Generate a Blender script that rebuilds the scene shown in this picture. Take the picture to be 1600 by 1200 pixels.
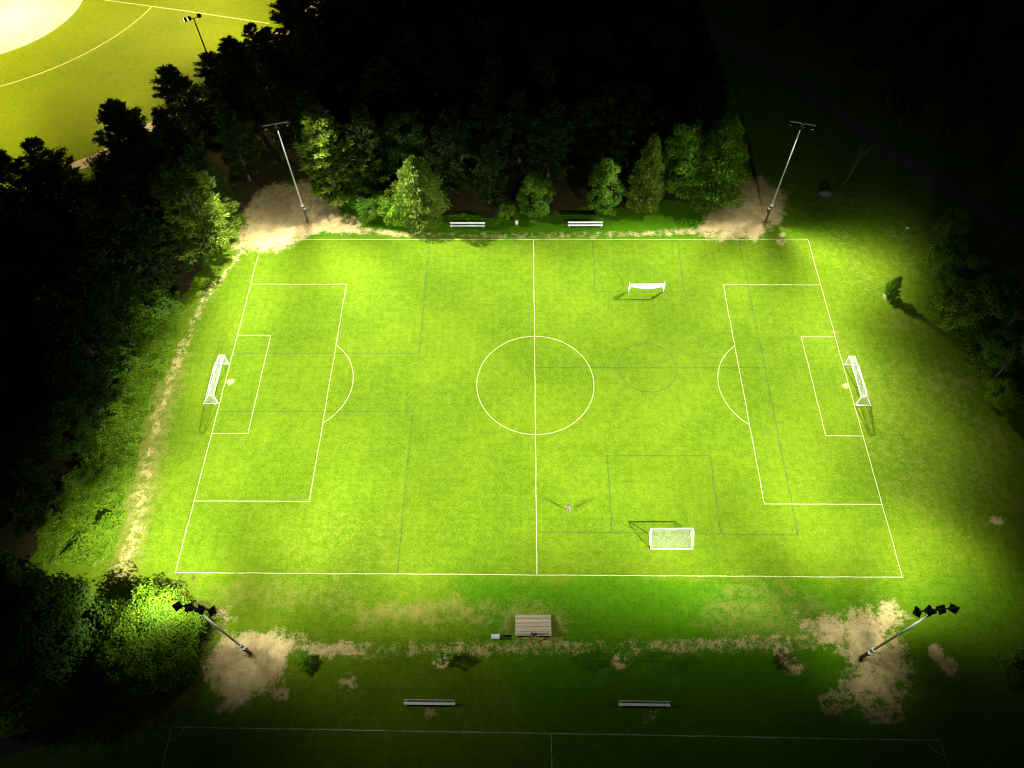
import bpy, math, random
import numpy as np
from mathutils import Matrix, Vector

for o in list(bpy.data.objects):
    bpy.data.objects.remove(o)
S = bpy.context.scene
COL = S.collection
R = math.radians

# ------------------------------------------------------------------ camera, sky, exposure
cam_d = bpy.data.cameras.new('camera')
cam = bpy.data.objects.new('camera', cam_d)
COL.objects.link(cam)
cam.matrix_world = Matrix(((0.99990119, -0.00303365, 0.01372636, -1.9843),
                           (0.01002027, 0.83864805, -0.54458153, -63.8563),
                           (-0.00985952, 0.54466526, 0.83859558, 98.135),
                           (0, 0, 0, 1)))
cam_d.sensor_width = 36
cam_d.lens = 26.331
cam_d.clip_start = 0.5
cam_d.clip_end = 6000
S.camera = cam

W = bpy.data.worlds.new('World')
S.world = W
W.use_nodes = True
nt = W.node_tree
sky = nt.nodes.new('ShaderNodeTexSky')
sky.sky_type = 'NISHITA'
sky.sun_disc = False
sky.sun_elevation = R(-3.0)          # night: the sun is below the horizon
sky.sun_rotation = R(200)
bg = nt.nodes['Background']
bg.inputs[1].default_value = 0.03
nt.links.new(sky.outputs[0], bg.inputs[0])

S.view_settings.view_transform = 'Standard'
S.view_settings.look = 'None'
S.view_settings.gamma = 1
S.view_settings.exposure = 3.1
S.view_settings.use_curve_mapping = False
S.render.engine = 'CYCLES'
S.cycles.use_denoising = True
S.cycles.max_bounces = 4
S.cycles.diffuse_bounces = 1
S.cycles.transmission_bounces = 2
S.cycles.transparent_max_bounces = 8
S.cycles.pixel_filter_type = 'BLACKMAN_HARRIS'
S.cycles.filter_width = 1.1

FLOOD = 21.6            # watts per candela-like unit of a floodlight head
BALL_FLOOD = 27.0


# ------------------------------------------------------------------ helpers
def tag(o, label=None, cat=None, group=None, kind=None):
    if label: o['label'] = label
    if cat: o['category'] = cat
    if group: o['group'] = group
    if kind: o['kind'] = kind
    return o


def empty(name, loc=(0, 0, 0), rz=0, parent=None):
    o = bpy.data.objects.new(name, None)
    COL.objects.link(o)
    o.location = loc
    o.rotation_euler = (0, 0, rz)
    o.empty_display_size = 0.3
    if parent: o.parent = parent
    return o


def obj(name, me, parent=None):
    o = bpy.data.objects.new(name, me)
    COL.objects.link(o)
    if parent: o.parent = parent
    return o


def mesh_np(name, V, F, mat, smooth=False):
    V = np.asarray(V, np.float32)
    F = np.asarray(F, np.int32)
    me = bpy.data.meshes.new(name)
    n, k = F.shape
    me.vertices.add(len(V))
    me.vertices.foreach_set('co', V.ravel())
    me.loops.add(n * k)
    me.loops.foreach_set('vertex_index', F.ravel())
    me.polygons.add(n)
    me.polygons.foreach_set('loop_start', np.arange(0, n * k, k, dtype=np.int32))
    me.polygons.foreach_set('loop_total', np.full(n, k, np.int32))
    if smooth:
        me.polygons.foreach_set('use_smooth', np.ones(n, bool))
    me.update(calc_edges=True)
    if mat: me.materials.append(mat)
    return me


class MB:
    """collects boxes and tubes into one mesh"""
    def __init__(s):
        s.v = []; s.f = []

    def box(s, c, d, M=None, taper=1.0):
        b = len(s.v)
        for z in (-.5, .5):
            k = taper if z > 0 else 1.0
            for x, y in ((-.5, -.5), (.5, -.5), (.5, .5), (-.5, .5)):
                p = Vector((x * d[0] * k, y * d[1] * k, z * d[2]))
                if M is not None: p = M @ p
                s.v.append((p.x + c[0], p.y + c[1], p.z + c[2]))
        s.f += [[b + i for i in q] for q in ((0, 3, 2, 1), (4, 5, 6, 7), (0, 1, 5, 4), (1, 2, 6, 5), (2, 3, 7, 6), (3, 0, 4, 7))]
        return s

    def tube(s, pts, rad, n=8, cap=True):
        pts = [Vector(p) for p in pts]
        if not hasattr(rad, '__len__'): rad = [rad] * len(pts)
        b = len(s.v)
        for i, p in enumerate(pts):
            t = (pts[min(i + 1, len(pts) - 1)] - pts[max(i - 1, 0)])
            t = t.normalized() if t.length > 1e-6 else Vector((0, 0, 1))
            a = Vector((0, 0, 1)) if abs(t.z) < .95 else Vector((1, 0, 0))
            u = t.cross(a).normalized(); w = t.cross(u)
            for k in range(n):
                an = 2 * math.pi * k / n
                q = p + (u * math.cos(an) + w * math.sin(an)) * rad[i]
                s.v.append(tuple(q))
        for i in range(len(pts) - 1):
            for k in range(n):
                k2 = (k + 1) % n
                s.f.append([b + i * n + k, b + i * n + k2, b + (i + 1) * n + k2, b + (i + 1) * n + k])
        if cap:
            s.f.append([b + k for k in range(n)][::-1])
            s.f.append([b + (len(pts) - 1) * n + k for k in range(n)])
        return s

    def mesh(s, name, mat, smooth=False):
        me = bpy.data.meshes.new(name)
        me.from_pydata(s.v, [], s.f)
        if smooth:
            for p in me.polygons: p.use_smooth = len(p.vertices) == 4
        me.update()
        if mat: me.materials.append(mat)
        return me

    def build(s, name, mat, parent=None, smooth=False):
        return obj(name, s.mesh(name, mat, smooth), parent)


def copy_tree(o, parent=None):
    c = o.copy()
    COL.objects.link(c)
    c.parent = parent
    for ch in list(o.children):
        copy_tree(ch, c)
    return c


# ------------------------------------------------------------------ materials
class NT:
    def __init__(s, name):
        s.m = bpy.data.materials.new(name)
        s.m.use_nodes = True
        s.t = s.m.node_tree
        s.bsdf = s.t.nodes['Principled BSDF']
        s.out = s.t.nodes['Material Output']

    def n(s, typ, **kw):
        n = s.t.nodes.new(typ)
        for k, v in kw.items(): setattr(n, k, v)
        return n

    def l(s, a, b): s.t.links.new(a, b)

    def val(s, x, sock):
        if isinstance(x, (int, float)): sock.default_value = x
        else: s.l(x, sock)

    def math(s, op, a, b=0.0, clamp=False):
        n = s.n('ShaderNodeMath', operation=op, use_clamp=clamp)
        s.val(a, n.inputs[0]); s.val(b, n.inputs[1])
        return n.outputs[0]

    def noise(s, vec, scale, detail=3.0, rough=.55):
        n = s.n('ShaderNodeTexNoise')
        n.inputs['Scale'].default_value = scale
        n.inputs['Detail'].default_value = detail
        n.inputs['Roughness'].default_value = rough
        if vec is not None: s.l(vec, n.inputs['Vector'])
        return n.outputs[0]

    def step(s, x, a, b, lo=0.0, hi=1.0):
        n = s.n('ShaderNodeMapRange', interpolation_type='SMOOTHSTEP')
        s.val(x, n.inputs[0])
        for i, v in enumerate((a, b, lo, hi)): n.inputs[i + 1].default_value = v
        return n.outputs[0]

    def mix(s, f, a, b, typ='MIX'):
        n = s.n('ShaderNodeMixRGB', blend_type=typ)
        s.val(f, n.inputs[0])
        for x, k in ((a, 1), (b, 2)):
            if isinstance(x, tuple): n.inputs[k].default_value = (*x[:3], 1)
            else: s.l(x, n.inputs[k])
        return n.outputs[0]

    def obco(s):
        return s.n('ShaderNodeTexCoord').outputs['Object']

    def attr(s, name):
        return s.n('ShaderNodeAttribute', attribute_name=name).outputs['Fac']


def simple(name, col, rough=.6, metal=0.0, var=.12, scale=6.0, spec=.4):
    s = NT(name)
    v = s.noise(s.obco(), scale, 5)
    lo = tuple(c * (1 - var) for c in col); hi = tuple(min(1, c * (1 + var)) for c in col)
    s.l(s.mix(v, lo, hi), s.bsdf.inputs['Base Color'])
    s.bsdf.inputs['Roughness'].default_value = rough
    s.bsdf.inputs['Metallic'].default_value = metal
    s.bsdf.inputs['Specular IOR Level'].default_value = spec
    return s.m


def leafmat(name, dark, light, trans=.25):
    s = NT(name)
    g = s.n('ShaderNodeNewGeometry').outputs['Random Per Island']
    oi = s.n('ShaderNodeObjectInfo').outputs['Random']
    nz = s.noise(s.obco(), .55, 3)
    f = s.math('ADD', s.math('MULTIPLY', g, .5), s.math('MULTIPLY', s.step(nz, .3, .7), .5))
    c = s.mix(f, dark, light)
    c = s.mix(s.math('MULTIPLY', oi, .08), c, tuple(x * y for x, y in zip(light, (1.2, .8, .6))))
    s.l(c, s.bsdf.inputs['Base Color'])
    s.bsdf.inputs['Roughness'].default_value = .55
    s.bsdf.inputs['Specular IOR Level'].default_value = .12
    t = s.n('ShaderNodeBsdfTranslucent')
    s.l(c, t.inputs[0])
    mx = s.n('ShaderNodeMixShader')
    mx.inputs[0].default_value = trans
    s.l(s.bsdf.outputs[0], mx.inputs[1]); s.l(t.outputs[0], mx.inputs[2])
    s.l(mx.outputs[0], s.out.inputs[0])
    return s.m


GRASS_A = (.046, .106, .0022)
GRASS_B = (.124, .198, .0060)
GRASS_DRY = (.205, .185, .042)
DIRT_A = (.42, .325, .135)
DIRT_B = (.57, .465, .215)


def ground_material():
    s = NT('grass_and_dirt')
    P = s.obco()
    big = s.noise(P, .07, 3, .6)
    mid = s.noise(P, .85, 5, .7)
    fine = s.noise(P, 3.6, 5, .8)
    # mowing passes: faint stripes both ways, broken up by noise
    wv = s.n('ShaderNodeTexWave', wave_type='BANDS', bands_direction='Y', wave_profile='SIN')
    s.l(P, wv.inputs['Vector']); wv.inputs['Scale'].default_value = .32
    wv.inputs['Distortion'].default_value = 1.2; wv.inputs['Detail Scale'].default_value = .5
    wx = s.n('ShaderNodeTexWave', wave_type='BANDS', bands_direction='X', wave_profile='SIN')
    s.l(P, wx.inputs['Vector']); wx.inputs['Scale'].default_value = .27
    wx.inputs['Distortion'].default_value = 1.4; wx.inputs['Detail Scale'].default_value = .5
    mow = s.math('ADD', s.math('MULTIPLY', wv.outputs['Fac'], .05), s.math('MULTIPLY', wx.outputs['Fac'], .05))
    f = s.math('ADD', s.math('MULTIPLY', s.step(mid, .34, .66), .32), s.math('MULTIPLY', s.step(fine, .38, .62), .48))
    f = s.math('ADD', f, s.math('MULTIPLY', s.step(big, .35, .65), .32))
    f = s.math('ADD', f, s.math('SUBTRACT', mow, .12), clamp=True)
    g = s.mix(f, GRASS_A, GRASS_B)
    # greener, less red grass colour outside the pitch
    g = s.mix(s.math('MULTIPLY', s.attr('outer_green'), s.step(big, .2, .55, .6, 1.0)), g, s.mix(f, (.026, .108, .0008), (.070, .185, .0018)))
    # coarser yellow turf of the ball field
    g = s.mix(s.attr('ball'), g, s.mix(f, (.088, .132, .0012), (.146, .186, .004)))
    # dry grass
    dry = s.attr('dry')
    dn = s.math('ADD', s.math('MULTIPLY', mid, .55), s.math('MULTIPLY', fine, .45))
    dry = s.math('MAXIMUM', dry, s.math('MULTIPLY', s.attr('dirt'), .62))
    dm = s.step(s.math('ADD', dry, s.math('MULTIPLY', s.math('SUBTRACT', dn, .5), 2.7)), .2, 1.12)
    g = s.mix(s.math('MULTIPLY', dm, s.step(dry, .02, .15)), g, GRASS_DRY)
    # leaf litter under the wood
    lit = s.math('ADD', s.attr('litter'), s.math('MULTIPLY', s.math('SUBTRACT', mid, .5), .8))
    g = s.mix(s.step(lit, .4, .7), g, (.045, .042, .014))
    # bare earth
    en = s.math('ADD', s.math('MULTIPLY', mid, .55), s.math('MULTIPLY', fine, .45))
    e = s.math('ADD', s.attr('dirt'), s.math('MULTIPLY', s.math('SUBTRACT', en, .5), 3.6))
    em = s.math('MULTIPLY', s.step(e, .32, .95), s.step(s.attr('dirt'), .04, .16))
    dc = s.mix(s.step(s.noise(P, .6, 3, .65), .3, .7), DIRT_A, DIRT_B)
    dc = s.mix(s.math('MULTIPLY', s.step(fine, .48, .7), .55), dc, (.27, .20, .10))
    dc = s.mix(s.math('MULTIPLY', s.step(mid, .52, .66), .35), dc, (.24, .20, .085))
    c = s.mix(em, g, dc)
    s.l(c, s.bsdf.inputs['Base Color'])
    s.bsdf.inputs['Roughness'].default_value = .9
    s.bsdf.inputs['Specular IOR Level'].default_value = .05
    bp = s.n('ShaderNodeBump')
    bp.inputs['Strength'].default_value = .55
    bp.inputs['Distance'].default_value = .10
    s.l(s.noise(P, 9.0, 2, .7), bp.inputs['Height'])
    s.l(bp.outputs[0], s.bsdf.inputs['Normal'])
    return s.m


def paint_material(name, col, cover, lo, hi):
    """line paint on grass blades, worn through in places"""
    s = NT(name)
    P = s.obco()
    n = s.math('ADD', s.math('MULTIPLY', s.noise(P, 3.0, 5, .7), .6), s.math('MULTIPLY', s.noise(P, .35, 3), .4))
    f = s.math('MULTIPLY', s.step(n, lo, hi), cover)
    s.l(s.mix(s.noise(P, 5, 3), tuple(c * .88 for c in col), col), s.bsdf.inputs['Base Color'])
    s.bsdf.inputs['Roughness'].default_value = .85
    s.bsdf.inputs['Specular IOR Level'].default_value = .1
    s.l(f, s.bsdf.inputs['Alpha'])
    return s.m


def asphalt(name, a, b):
    s = NT(name)
    P = s.obco()
    c = s.mix(s.step(s.noise(P, .5, 5, .6), .3, .7), a, b)
    c = s.mix(s.math('MULTIPLY', s.noise(P, 12, 3), .4), c, tuple(x * .6 for x in a))
    s.l(c, s.bsdf.inputs['Base Color'])
    s.bsdf.inputs['Roughness'].default_value = .8
    return s.m


def plank_material():
    s = NT('weathered_plank')
    P = s.obco()
    mp = s.n('ShaderNodeMapping'); mp.inputs['Scale'].default_value = (.6, 9, 9)
    s.l(P, mp.inputs['Vector'])
    oi = s.n('ShaderNodeObjectInfo').outputs['Random']
    gr = s.noise(mp.outputs[0], 4, 5, .65)
    c = s.mix(gr, (.30, .26, .165), (.50, .45, .30))
    c = s.mix(s.math('MULTIPLY', oi, .6), c, (.20, .17, .11))
    s.l(c, s.bsdf.inputs['Base Color'])
    s.bsdf.inputs['Roughness'].default_value = .85
    return s.m


def emit(name, col, strength):
    s = NT(name)
    e = s.n('ShaderNodeEmission')
    e.inputs[0].default_value = (*col, 1); e.inputs[1].default_value = strength
    s.l(e.outputs[0], s.out.inputs[0])
    return s.m


M = {}
M['ground'] = ground_material()
M['line'] = paint_material('white_line_paint', (.60, .68, .30), .62, .12, .55)
M['thin_line'] = paint_material('thin_line_paint', (.62, .66, .5), .75, .3, .6)
M['old_line'] = paint_material('old_green_line_paint', (.020, .110, .060), .40, .2, .65)
M['road'] = asphalt('grey_asphalt', (.09, .09, .10), (.14, .14, .15))
M['drive'] = asphalt('worn_asphalt', (.035, .035, .04), (.055, .055, .062))
M['track'] = asphalt('crushed_stone', (.36, .28, .22), (.48, .39, .32))
M['infield'] = asphalt('infield_clay', (.34, .28, .24), (.45, .38, .33))
M['bark'] = simple('bark', (.07, .055, .038), .9, var=.4, scale=3)
M['deadwood'] = simple('bare_wood', (.16, .13, .09), .9, var=.35, scale=3)
M['pine'] = leafmat('pine_needles', (.060, .130, .008), (.20, .290, .022))
M['pine_shaded'] = leafmat('shaded_pine_needles', (.022, .050, .008), (.060, .105, .014))  # shaded copy of the pine needles: the unlit wood's darkness put into the colour
M['maple'] = leafmat('maple_leaves', (.036, .130, .004), (.15, .270, .008), .3)
M['broad'] = leafmat('broad_leaves', (.042, .140, .006), (.130, .270, .014), .3)
M['broad_shaded'] = leafmat('shaded_broad_leaves', (.018, .060, .004), (.052, .115, .008), .25)  # broad leaves darkened in colour so trees away from the lamps stay dim
M['cedar'] = leafmat('cedar_sprays', (.055, .130, .008), (.175, .255, .026))
M['weed'] = leafmat('weed_leaves', (.065, .180, .005), (.20, .35, .011), .3)
M['sap'] = leafmat('sapling_leaves', (.09, .26, .008), (.2, .42, .014), .35)
M['steel'] = simple('galvanised_steel', (.60, .61, .57), .5, .1, var=.15, scale=2)
M['pole_base'] = simple('brown_pole_base', (.075, .062, .04), .7, 0, var=.25, scale=3)
M['black'] = simple('black_housing', (.012, .013, .017), .55, 0, var=.2)
M['pale_box'] = simple('pale_grey_enamel', (.62, .63, .6), .5, 0, var=.08)
M['lens'] = emit('floodlight_lens', (1, .98, .95), .12)
M['warm_lens'] = emit('warm_floodlight_lens', (1, .72, .35), 4.0)
M['white'] = simple('white_enamel', (.80, .80, .78), .4, 0, var=.04)
M['net'] = simple('white_net_cord', (.74, .75, .70), .8, 0, var=.05)
M['alu'] = simple('bare_aluminium', (.84, .85, .85), .5, 0, var=.05)
M['grey_steel'] = simple('grey_steel_legs', (.25, .26, .27), .5, .5, var=.1)
M['plank'] = plank_material()
M['dark_timber'] = simple('dark_timber', (.12, .09, .055), .9, 0, var=.3)
M['cabinet'] = simple('grey_cabinet_paint', (.46, .52, .52), .5, 0, var=.06)
M['stone'] = simple('grey_boulder', (.09, .088, .08), .9, 0, var=.3, scale=2)
M['skin'] = simple('skin', (.22, .13, .09), .6, 0, var=.05)
M['blue_cloth'] = simple('blue_cloth', (.045, .075, .17), .85, 0, var=.1)
M['white_cloth'] = simple('white_cloth', (.42, .43, .45), .85, 0, var=.06)
M['grey_cloth'] = simple('grey_cloth', (.13, .135, .15), .85, 0, var=.1)
M['dark_cloth'] = simple('dark_cloth', (.012, .012, .015), .9, 0, var=.2)
M['hair'] = simple('dark_hair', (.02, .014, .01), .7, 0, var=.2)
M['eye'] = simple('eye', (.03, .02, .02), .3, 0, var=.1)

# ------------------------------------------------------------------ ground sheet with earth, dry grass and litter masks
rng = np.random.default_rng(7)
xs = np.concatenate([-np.geomspace(2500, 128, 16), np.arange(-126, 122.1, .5), np.geomspace(124, 2500, 16)])
ys = np.concatenate([-np.geomspace(2500, 72, 16), np.arange(-70, 120.1, .5), np.geomspace(122, 2500, 16)])
GX, GY = np.meshgrid(xs, ys)
PX, PY = GX.ravel(), GY.ravel()


def vnoise(x, y, cell, seed):
    """smooth value noise, 0..1"""
    r = np.random.default_rng(seed).random((128, 128))
    u, v = x / cell + 1000, y / cell + 1000
    i, j = np.floor(u).astype(int), np.floor(v).astype(int)
    a, b = u - i, v - j
    a, b = a * a * (3 - 2 * a), b * b * (3 - 2 * b)
    g = lambda p, q: r[p % 128, q % 128]
    return (g(i, j) * (1 - a) + g(i + 1, j) * a) * (1 - b) + (g(i, j + 1) * (1 - a) + g(i + 1, j + 1) * a) * b


def seg_d(x, y, a, b):
    ax, ay = a; bx, by = b
    t = np.clip(((x - ax) * (bx - ax) + (y - ay) * (by - ay)) / ((bx - ax) ** 2 + (by - ay) ** 2), 0, 1)
    return np.hypot(x - ax - t * (bx - ax), y - ay - t * (by - ay))


def poly_sd(x, y, P):
    d = np.full(len(x), 1e9); ins = np.zeros(len(x), bool)
    for i in range(len(P)):
        a, b = P[i], P[(i + 1) % len(P)]
        d = np.minimum(d, seg_d(x, y, a, b))
        c = ((a[1] > y) != (b[1] > y))
        with np.errstate(divide='ignore', invalid='ignore'):
            xi = (b[0] - a[0]) * (y - a[1]) / (b[1] - a[1]) + a[0]
        ins ^= c & (x < xi)
    return np.where(ins, -d, d)


def line_d(x, y, L):
    d = np.full(len(x), 1e9)
    for a, b in zip(L[:-1], L[1:]): d = np.minimum(d, seg_d(x, y, a, b))
    return d


def fall(d, w, soft):
    """1 inside w, 0 beyond w+soft"""
    t = np.clip((w + soft - d) / soft, 0, 1)
    return t * t * (3 - 2 * t)


wob = (vnoise(PX, PY, 2.2, 1) - .5) * 2.4 + (vnoise(PX, PY, .9, 2) - .5) * 1.2
dirt = np.zeros(len(PX)); dry = np.zeros(len(PX)); litter = np.zeros(len(PX))
E_FL = [(-52.7, 28.9), (-53.3, 36.1), (-52.1, 42.0), (-49.1, 45.4), (-43.0, 45.4), (-36.6, 39.1), (-31.7, 34.8), (-31.6, 32.6), (-40.8, 31.6), (-42.9, 30.5), (-44.9, 28.6), (-49.4, 28.5)]
E_FLc = [(-53.6, 26.6), (-52.6, 30.0), (-48.6, 30.0), (-45.0, 29.4), (-49.2, 27.4), (-51.4, 24.4), (-52.7, 23.7)]
E_FR = [(30.2, 34.2), (32.2, 38.6), (36.3, 44.5), (42.1, 47.1), (46.9, 43.6), (46.9, 37.7), (45.0, 35.3), (40.8, 32.6), (39.3, 30.1), (37.1, 30.6), (33.8, 31.6), (29.9, 32.3)]
E_NL = [(-40.2, -46.4), (-41.7, -42.6), (-40.7, -39.0), (-37.5, -38.5), (-33.8, -38.2), (-30.7, -39.4), (-31.2, -42.5), (-33.4, -44.7), (-35.5, -47.1), (-38.3, -47.7)]
E_NLb = [(-42.3, -37.4), (-42.4, -34.9), (-39.0, -35.3), (-37.8, -37.0), (-40.3, -38.6)]
E_NR = [(34.6, -36.6), (38.2, -35.8), (41.7, -35.2), (46.0, -34.5), (46.8, -36.0), (44.9, -38.8), (46.2, -40.5), (46.6, -42.7), (43.3, -46.0), (38.4, -47.0), (37.7, -44.6), (39.6, -42.0), (39.0, -39.6), (36.7, -38.9)]
for poly, top, soft in ((E_FL, .98, 4.2), (E_FLc, .50, 2.4), (E_FR, .98, 4.2), (E_NL, 1.05, 4.0), (E_NLb, .46, 3.4), (E_NR, .88, 4.6)):
    dirt = np.maximum(dirt, top * fall(poly_sd(PX, PY, poly) + wob * .8, -2.0, soft))
L_FAR = [(-32.3, 32.9), (-22.3, 31.9), (-8.5, 31.6), (7.6, 31.8), (19.0, 32.1), (30.6, 32.9)]
L_LEFT = [(-52.2, 26.6), (-54.1, 21.5), (-56.0, 17.6), (-56.7, 10.4), (-57.3, 3.3), (-57.6, -5.0), (-57.2, -12.8), (-56.3, -20.9), (-56.0, -26.6), (-56.0, -30.7)]
L_NEAR = [(-31.4, -40.3), (-22.7, -40.6), (-12.1, -40.3), (-3.2, -40.1), (4.9, -40.0), (13.1, -39.8), (21.2, -39.6), (29.4, -39.3), (37.5, -39.2)]
pat = vnoise(PX, PY, 5.0, 5)
dirt = np.maximum(dirt, (.33 + .24 * pat + .2 * fall(np.abs(PX + 29), 3, 9) + .15 * fall(np.abs(PX - 28), 4, 10)) * fall(line_d(PX, PY, L_FAR) + wob * .25, .35, 1.1))
dl = line_d(PX, PY, L_LEFT)
dirt = np.maximum(dirt, (.40 + .2 * pat) * fall(dl + wob * .3, .3, 1.1))
dirt = np.maximum(dirt, .47 * fall(dl + wob * .3, .4, 1.7) * fall(np.abs(PY + 25), 5, 12))
dry = np.maximum(dry, (.35 * fall(dl, 1.0, 4.5) * fall(PY, -2, 12)) + .3 * fall(dl, .5, 3.5))
dirt = np.maximum(dirt, (.27 + .26 * pat + .26 * fall(np.abs(PX + 27), 3, 6) + .12 * fall(np.abs(PX - 24), 6, 6)) * fall(np.abs(line_d(PX, PY, L_NEAR) - .35) + wob * .22, .2, .95))
for sx, sy, r, v in ((-47.87, .07, .55, .8), (48.09, -.18, .5, .7), (44.24, 31.96, .5, .8), (43.87, 29.93, .5, .7), (50.26, -40.17, .7, .85), (51.58, -41.86, .8, .8),
                     (32.0, -42.4, .8, .75), (63.88, -22.44, .6, .8), (-12.05, -41.82, .85, 1.0), (10.51, -41.65, .85, 1.0), (59.4, 17.6, .9, .62), (-31.58, -45.92, .6, .7),
                     (-23.84, -44.51, 1.0, .6), (31.3, -40.6, 1.2, .8), (-13.2, -47.9, .6, .55), (13.6, -48, .6, .55), (36.0, -46.5, 1.6, .55), (41.5, -46.8, 2.4, .6)):
    dirt = np.maximum(dirt, v * fall(np.hypot(PX - sx, (PY - sy) * 1.15) + wob * (.08 if v == 1.0 else .3), r, .6))
D_BAND = [(-23.4, -35.2), (-16.7, -34.2), (-.7, -34.2), (3.2, -35.0), (3.2, -39.4), (-3.2, -39.6), (-4.9, -36.4), (-15.7, -36.9), (-22.7, -37.0)]
dry = np.maximum(dry, (.42 + .35 * vnoise(PX, PY, 2.5, 88)) * fall(poly_sd(PX, PY, D_BAND) + wob * .7, -.6, 2.4))
dry = np.maximum(dry, .45 * fall(np.abs(PY + 33.5) + wob, .8, 2.5) * fall(np.abs(PX + 34), 6, 12))
dry = np.maximum(dry, .30 * fall(np.hypot((PX - 57) * 1.6, PY + 8) + wob * 2, 9, 16))
dry = np.maximum(dry, .5 * fall(np.hypot(PX - 30, (PY + 36) * 2), 6, 8))
dry = np.maximum(dry, .26 * fall(np.hypot(PX + 26, (PY + 27) * 2), 6, 14))
dry = np.maximum(dry, .18 * fall(-PX, -46, 16) * vnoise(PX, PY, 7, 9) * 1.6)
dry = np.maximum(dry, .55 * fall(-(PX + PY * .2), -62, 8) * vnoise(PX, PY, 4, 19))
WOOD_L = [(-58, 30), (-60, 20), (-63, 10), (-63, 0), (-64.5, -10), (-67, -22), (-70, -30), (-140, -30), (-140, 20), (-97, 38), (-86, 46), (-74, 60), (-66, 72), (-58, 84), (-49, 102), (-45, 125), (32, 125), (38, 60), (32, 41), (8, 38.5), (-10, 37), (-25, 37.5), (-33, 41), (-42, 47), (-52, 44)]
litter = np.maximum(litter, fall(poly_sd(PX, PY, WOOD_L) + wob, -.5, 2.0))
litter = np.maximum(litter, .55 * fall(np.hypot(PX + 50, PY + 42) + wob * 1.5, 9, 5))

nx, ny = len(xs), len(ys)
idx = np.arange(nx * ny).reshape(ny, nx)
F = np.stack([idx[:-1, :-1], idx[:-1, 1:], idx[1:, 1:], idx[1:, :-1]], -1).reshape(-1, 4)
gm = mesh_np('ground', np.stack([PX, PY, np.zeros(len(PX))], 1), F, M['ground'])
outer_green = fall(-np.maximum(np.abs(PY) - 30.9, -PX - 49.5) + (vnoise(PX, PY, 3, 77) - .5) * 2, -1.2, 2.0)
outer_green = outer_green * (1 - fall(PX + .55 * PY, -30, 4)) * (1 - .55 * fall(-PX, -45, 10))
ball = fall(PX - .70 * PY + 120, -1, 3) * fall(-PY, -40, 6)
for nm, a in (('ball', ball), ('outer_green', outer_green), ('dirt', dirt), ('dry', dry), ('litter', litter)):
    at = gm.attributes.new(nm, 'FLOAT', 'POINT')
    at.data.foreach_set('value', a.astype(np.float32))
tag(obj('ground', gm), kind='structure')


# ------------------------------------------------------------------ strips, lines, roads
def ribbon(pts, w, z, closed=False):
    pts = [Vector((p[0], p[1], 0)) for p in pts]
    n = len(pts); V = []; Fq = []
    for i, p in enumerate(pts):
        if closed: a, b = pts[i - 1], pts[(i + 1) % n]
        else: a, b = pts[max(i - 1, 0)], pts[min(i + 1, n - 1)]
        t = (b - a).normalized(); nn = Vector((-t.y, t.x, 0))
        # mitre
        k = 1.0
        if 0 < i < n - 1 or closed:
            t1 = (p - a).normalized(); c = max(.3, abs(t.dot(t1))); k = 1 / c
        V += [tuple(p + nn * w / 2 * k + Vector((0, 0, z))), tuple(p - nn * w / 2 * k + Vector((0, 0, z)))]
    for i in range(n if closed else n - 1):
        j = (i + 1) % n
        Fq.append((2 * i, 2 * i + 1, 2 * j + 1, 2 * j))
    return V, Fq


def strip(name, pts, w, z, mat, closed=False, parent=None):
    V, Fq = ribbon(pts, w, z, closed)
    o = obj(name, mesh_np(name, V, Fq, mat), parent)
    return tag(o, kind='structure') if parent is None else o


def arc(cx, cy, r, a0, a1, n):
    return [(cx + r * math.cos(a0 + (a1 - a0) * i / n), cy + r * math.sin(a0 + (a1 - a0) * i / n)) for i in range(n + 1)]


def wander(pts, step=1.5, amp=.035, seed=0):
    """a hand-painted line: subdivided, wandering a few centimetres"""
    r = random.Random(seed); out = []
    for a, b in zip(pts[:-1], pts[1:]):
        d = math.dist(a, b); n = max(1, int(d / step))
        for i in range(n):
            t = i / n
            k = 0 if i == 0 else amp
            out.append((a[0] + (b[0] - a[0]) * t + r.uniform(-k, k), a[1] + (b[1] - a[1]) * t + r.uniform(-k, k)))
    return out + [pts[-1]]


HL, HW = 48.7, 30.62
LW = .105
strip('touchline', wander([(-HL, HW), (HL, HW)], seed=1), LW, .006, M['line'])
strip('touchline', wander([(-HL - .08, -HW), (HL + .08, -HW)], seed=2), LW, .006, M['line'])
strip('goal_line', wander([(-HL, -HW + .1), (-HL, HW - .1)], seed=3), LW, .009, M['line'])
strip('goal_line', wander([(HL, -HW + .1), (HL, HW - .1)], seed=4), LW, .009, M['line'])
strip('halfway_line', wander([(.05, -HW + .1), (-.05, HW - .1)], seed=5), LW, .009, M['line'])
strip('centre_circle', arc(.05, 0, 9.15, 0, 2 * math.pi, 72)[:-1], .105, .012, M['line'], closed=True)
for sgn in (-1, 1):
    g = sgn * HL
    strip('penalty_area_line', wander([(g - sgn * .1, 20.16), (g - sgn * 16.5, 20.16), (g - sgn * 16.5, -20.16), (g - sgn * .1, -20.16)], seed=6 + sgn), .10, .012, M['line'])
    strip('goal_area_line', wander([(g - sgn * .1, 9.16), (g - sgn * 5.5, 9.16), (g - sgn * 5.5, -9.16), (g - sgn * .1, -9.16)], seed=9 + sgn), .10, .012, M['line'])
    al = math.acos(5.5 / 9.15)
    cxa = g - sgn * 11
    strip('penalty_arc', arc(cxa, 0, 9.15, -al + (math.pi if sgn > 0 else 0), al + (math.pi if sgn > 0 else 0), 26), .10, .015, M['line'])
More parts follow.
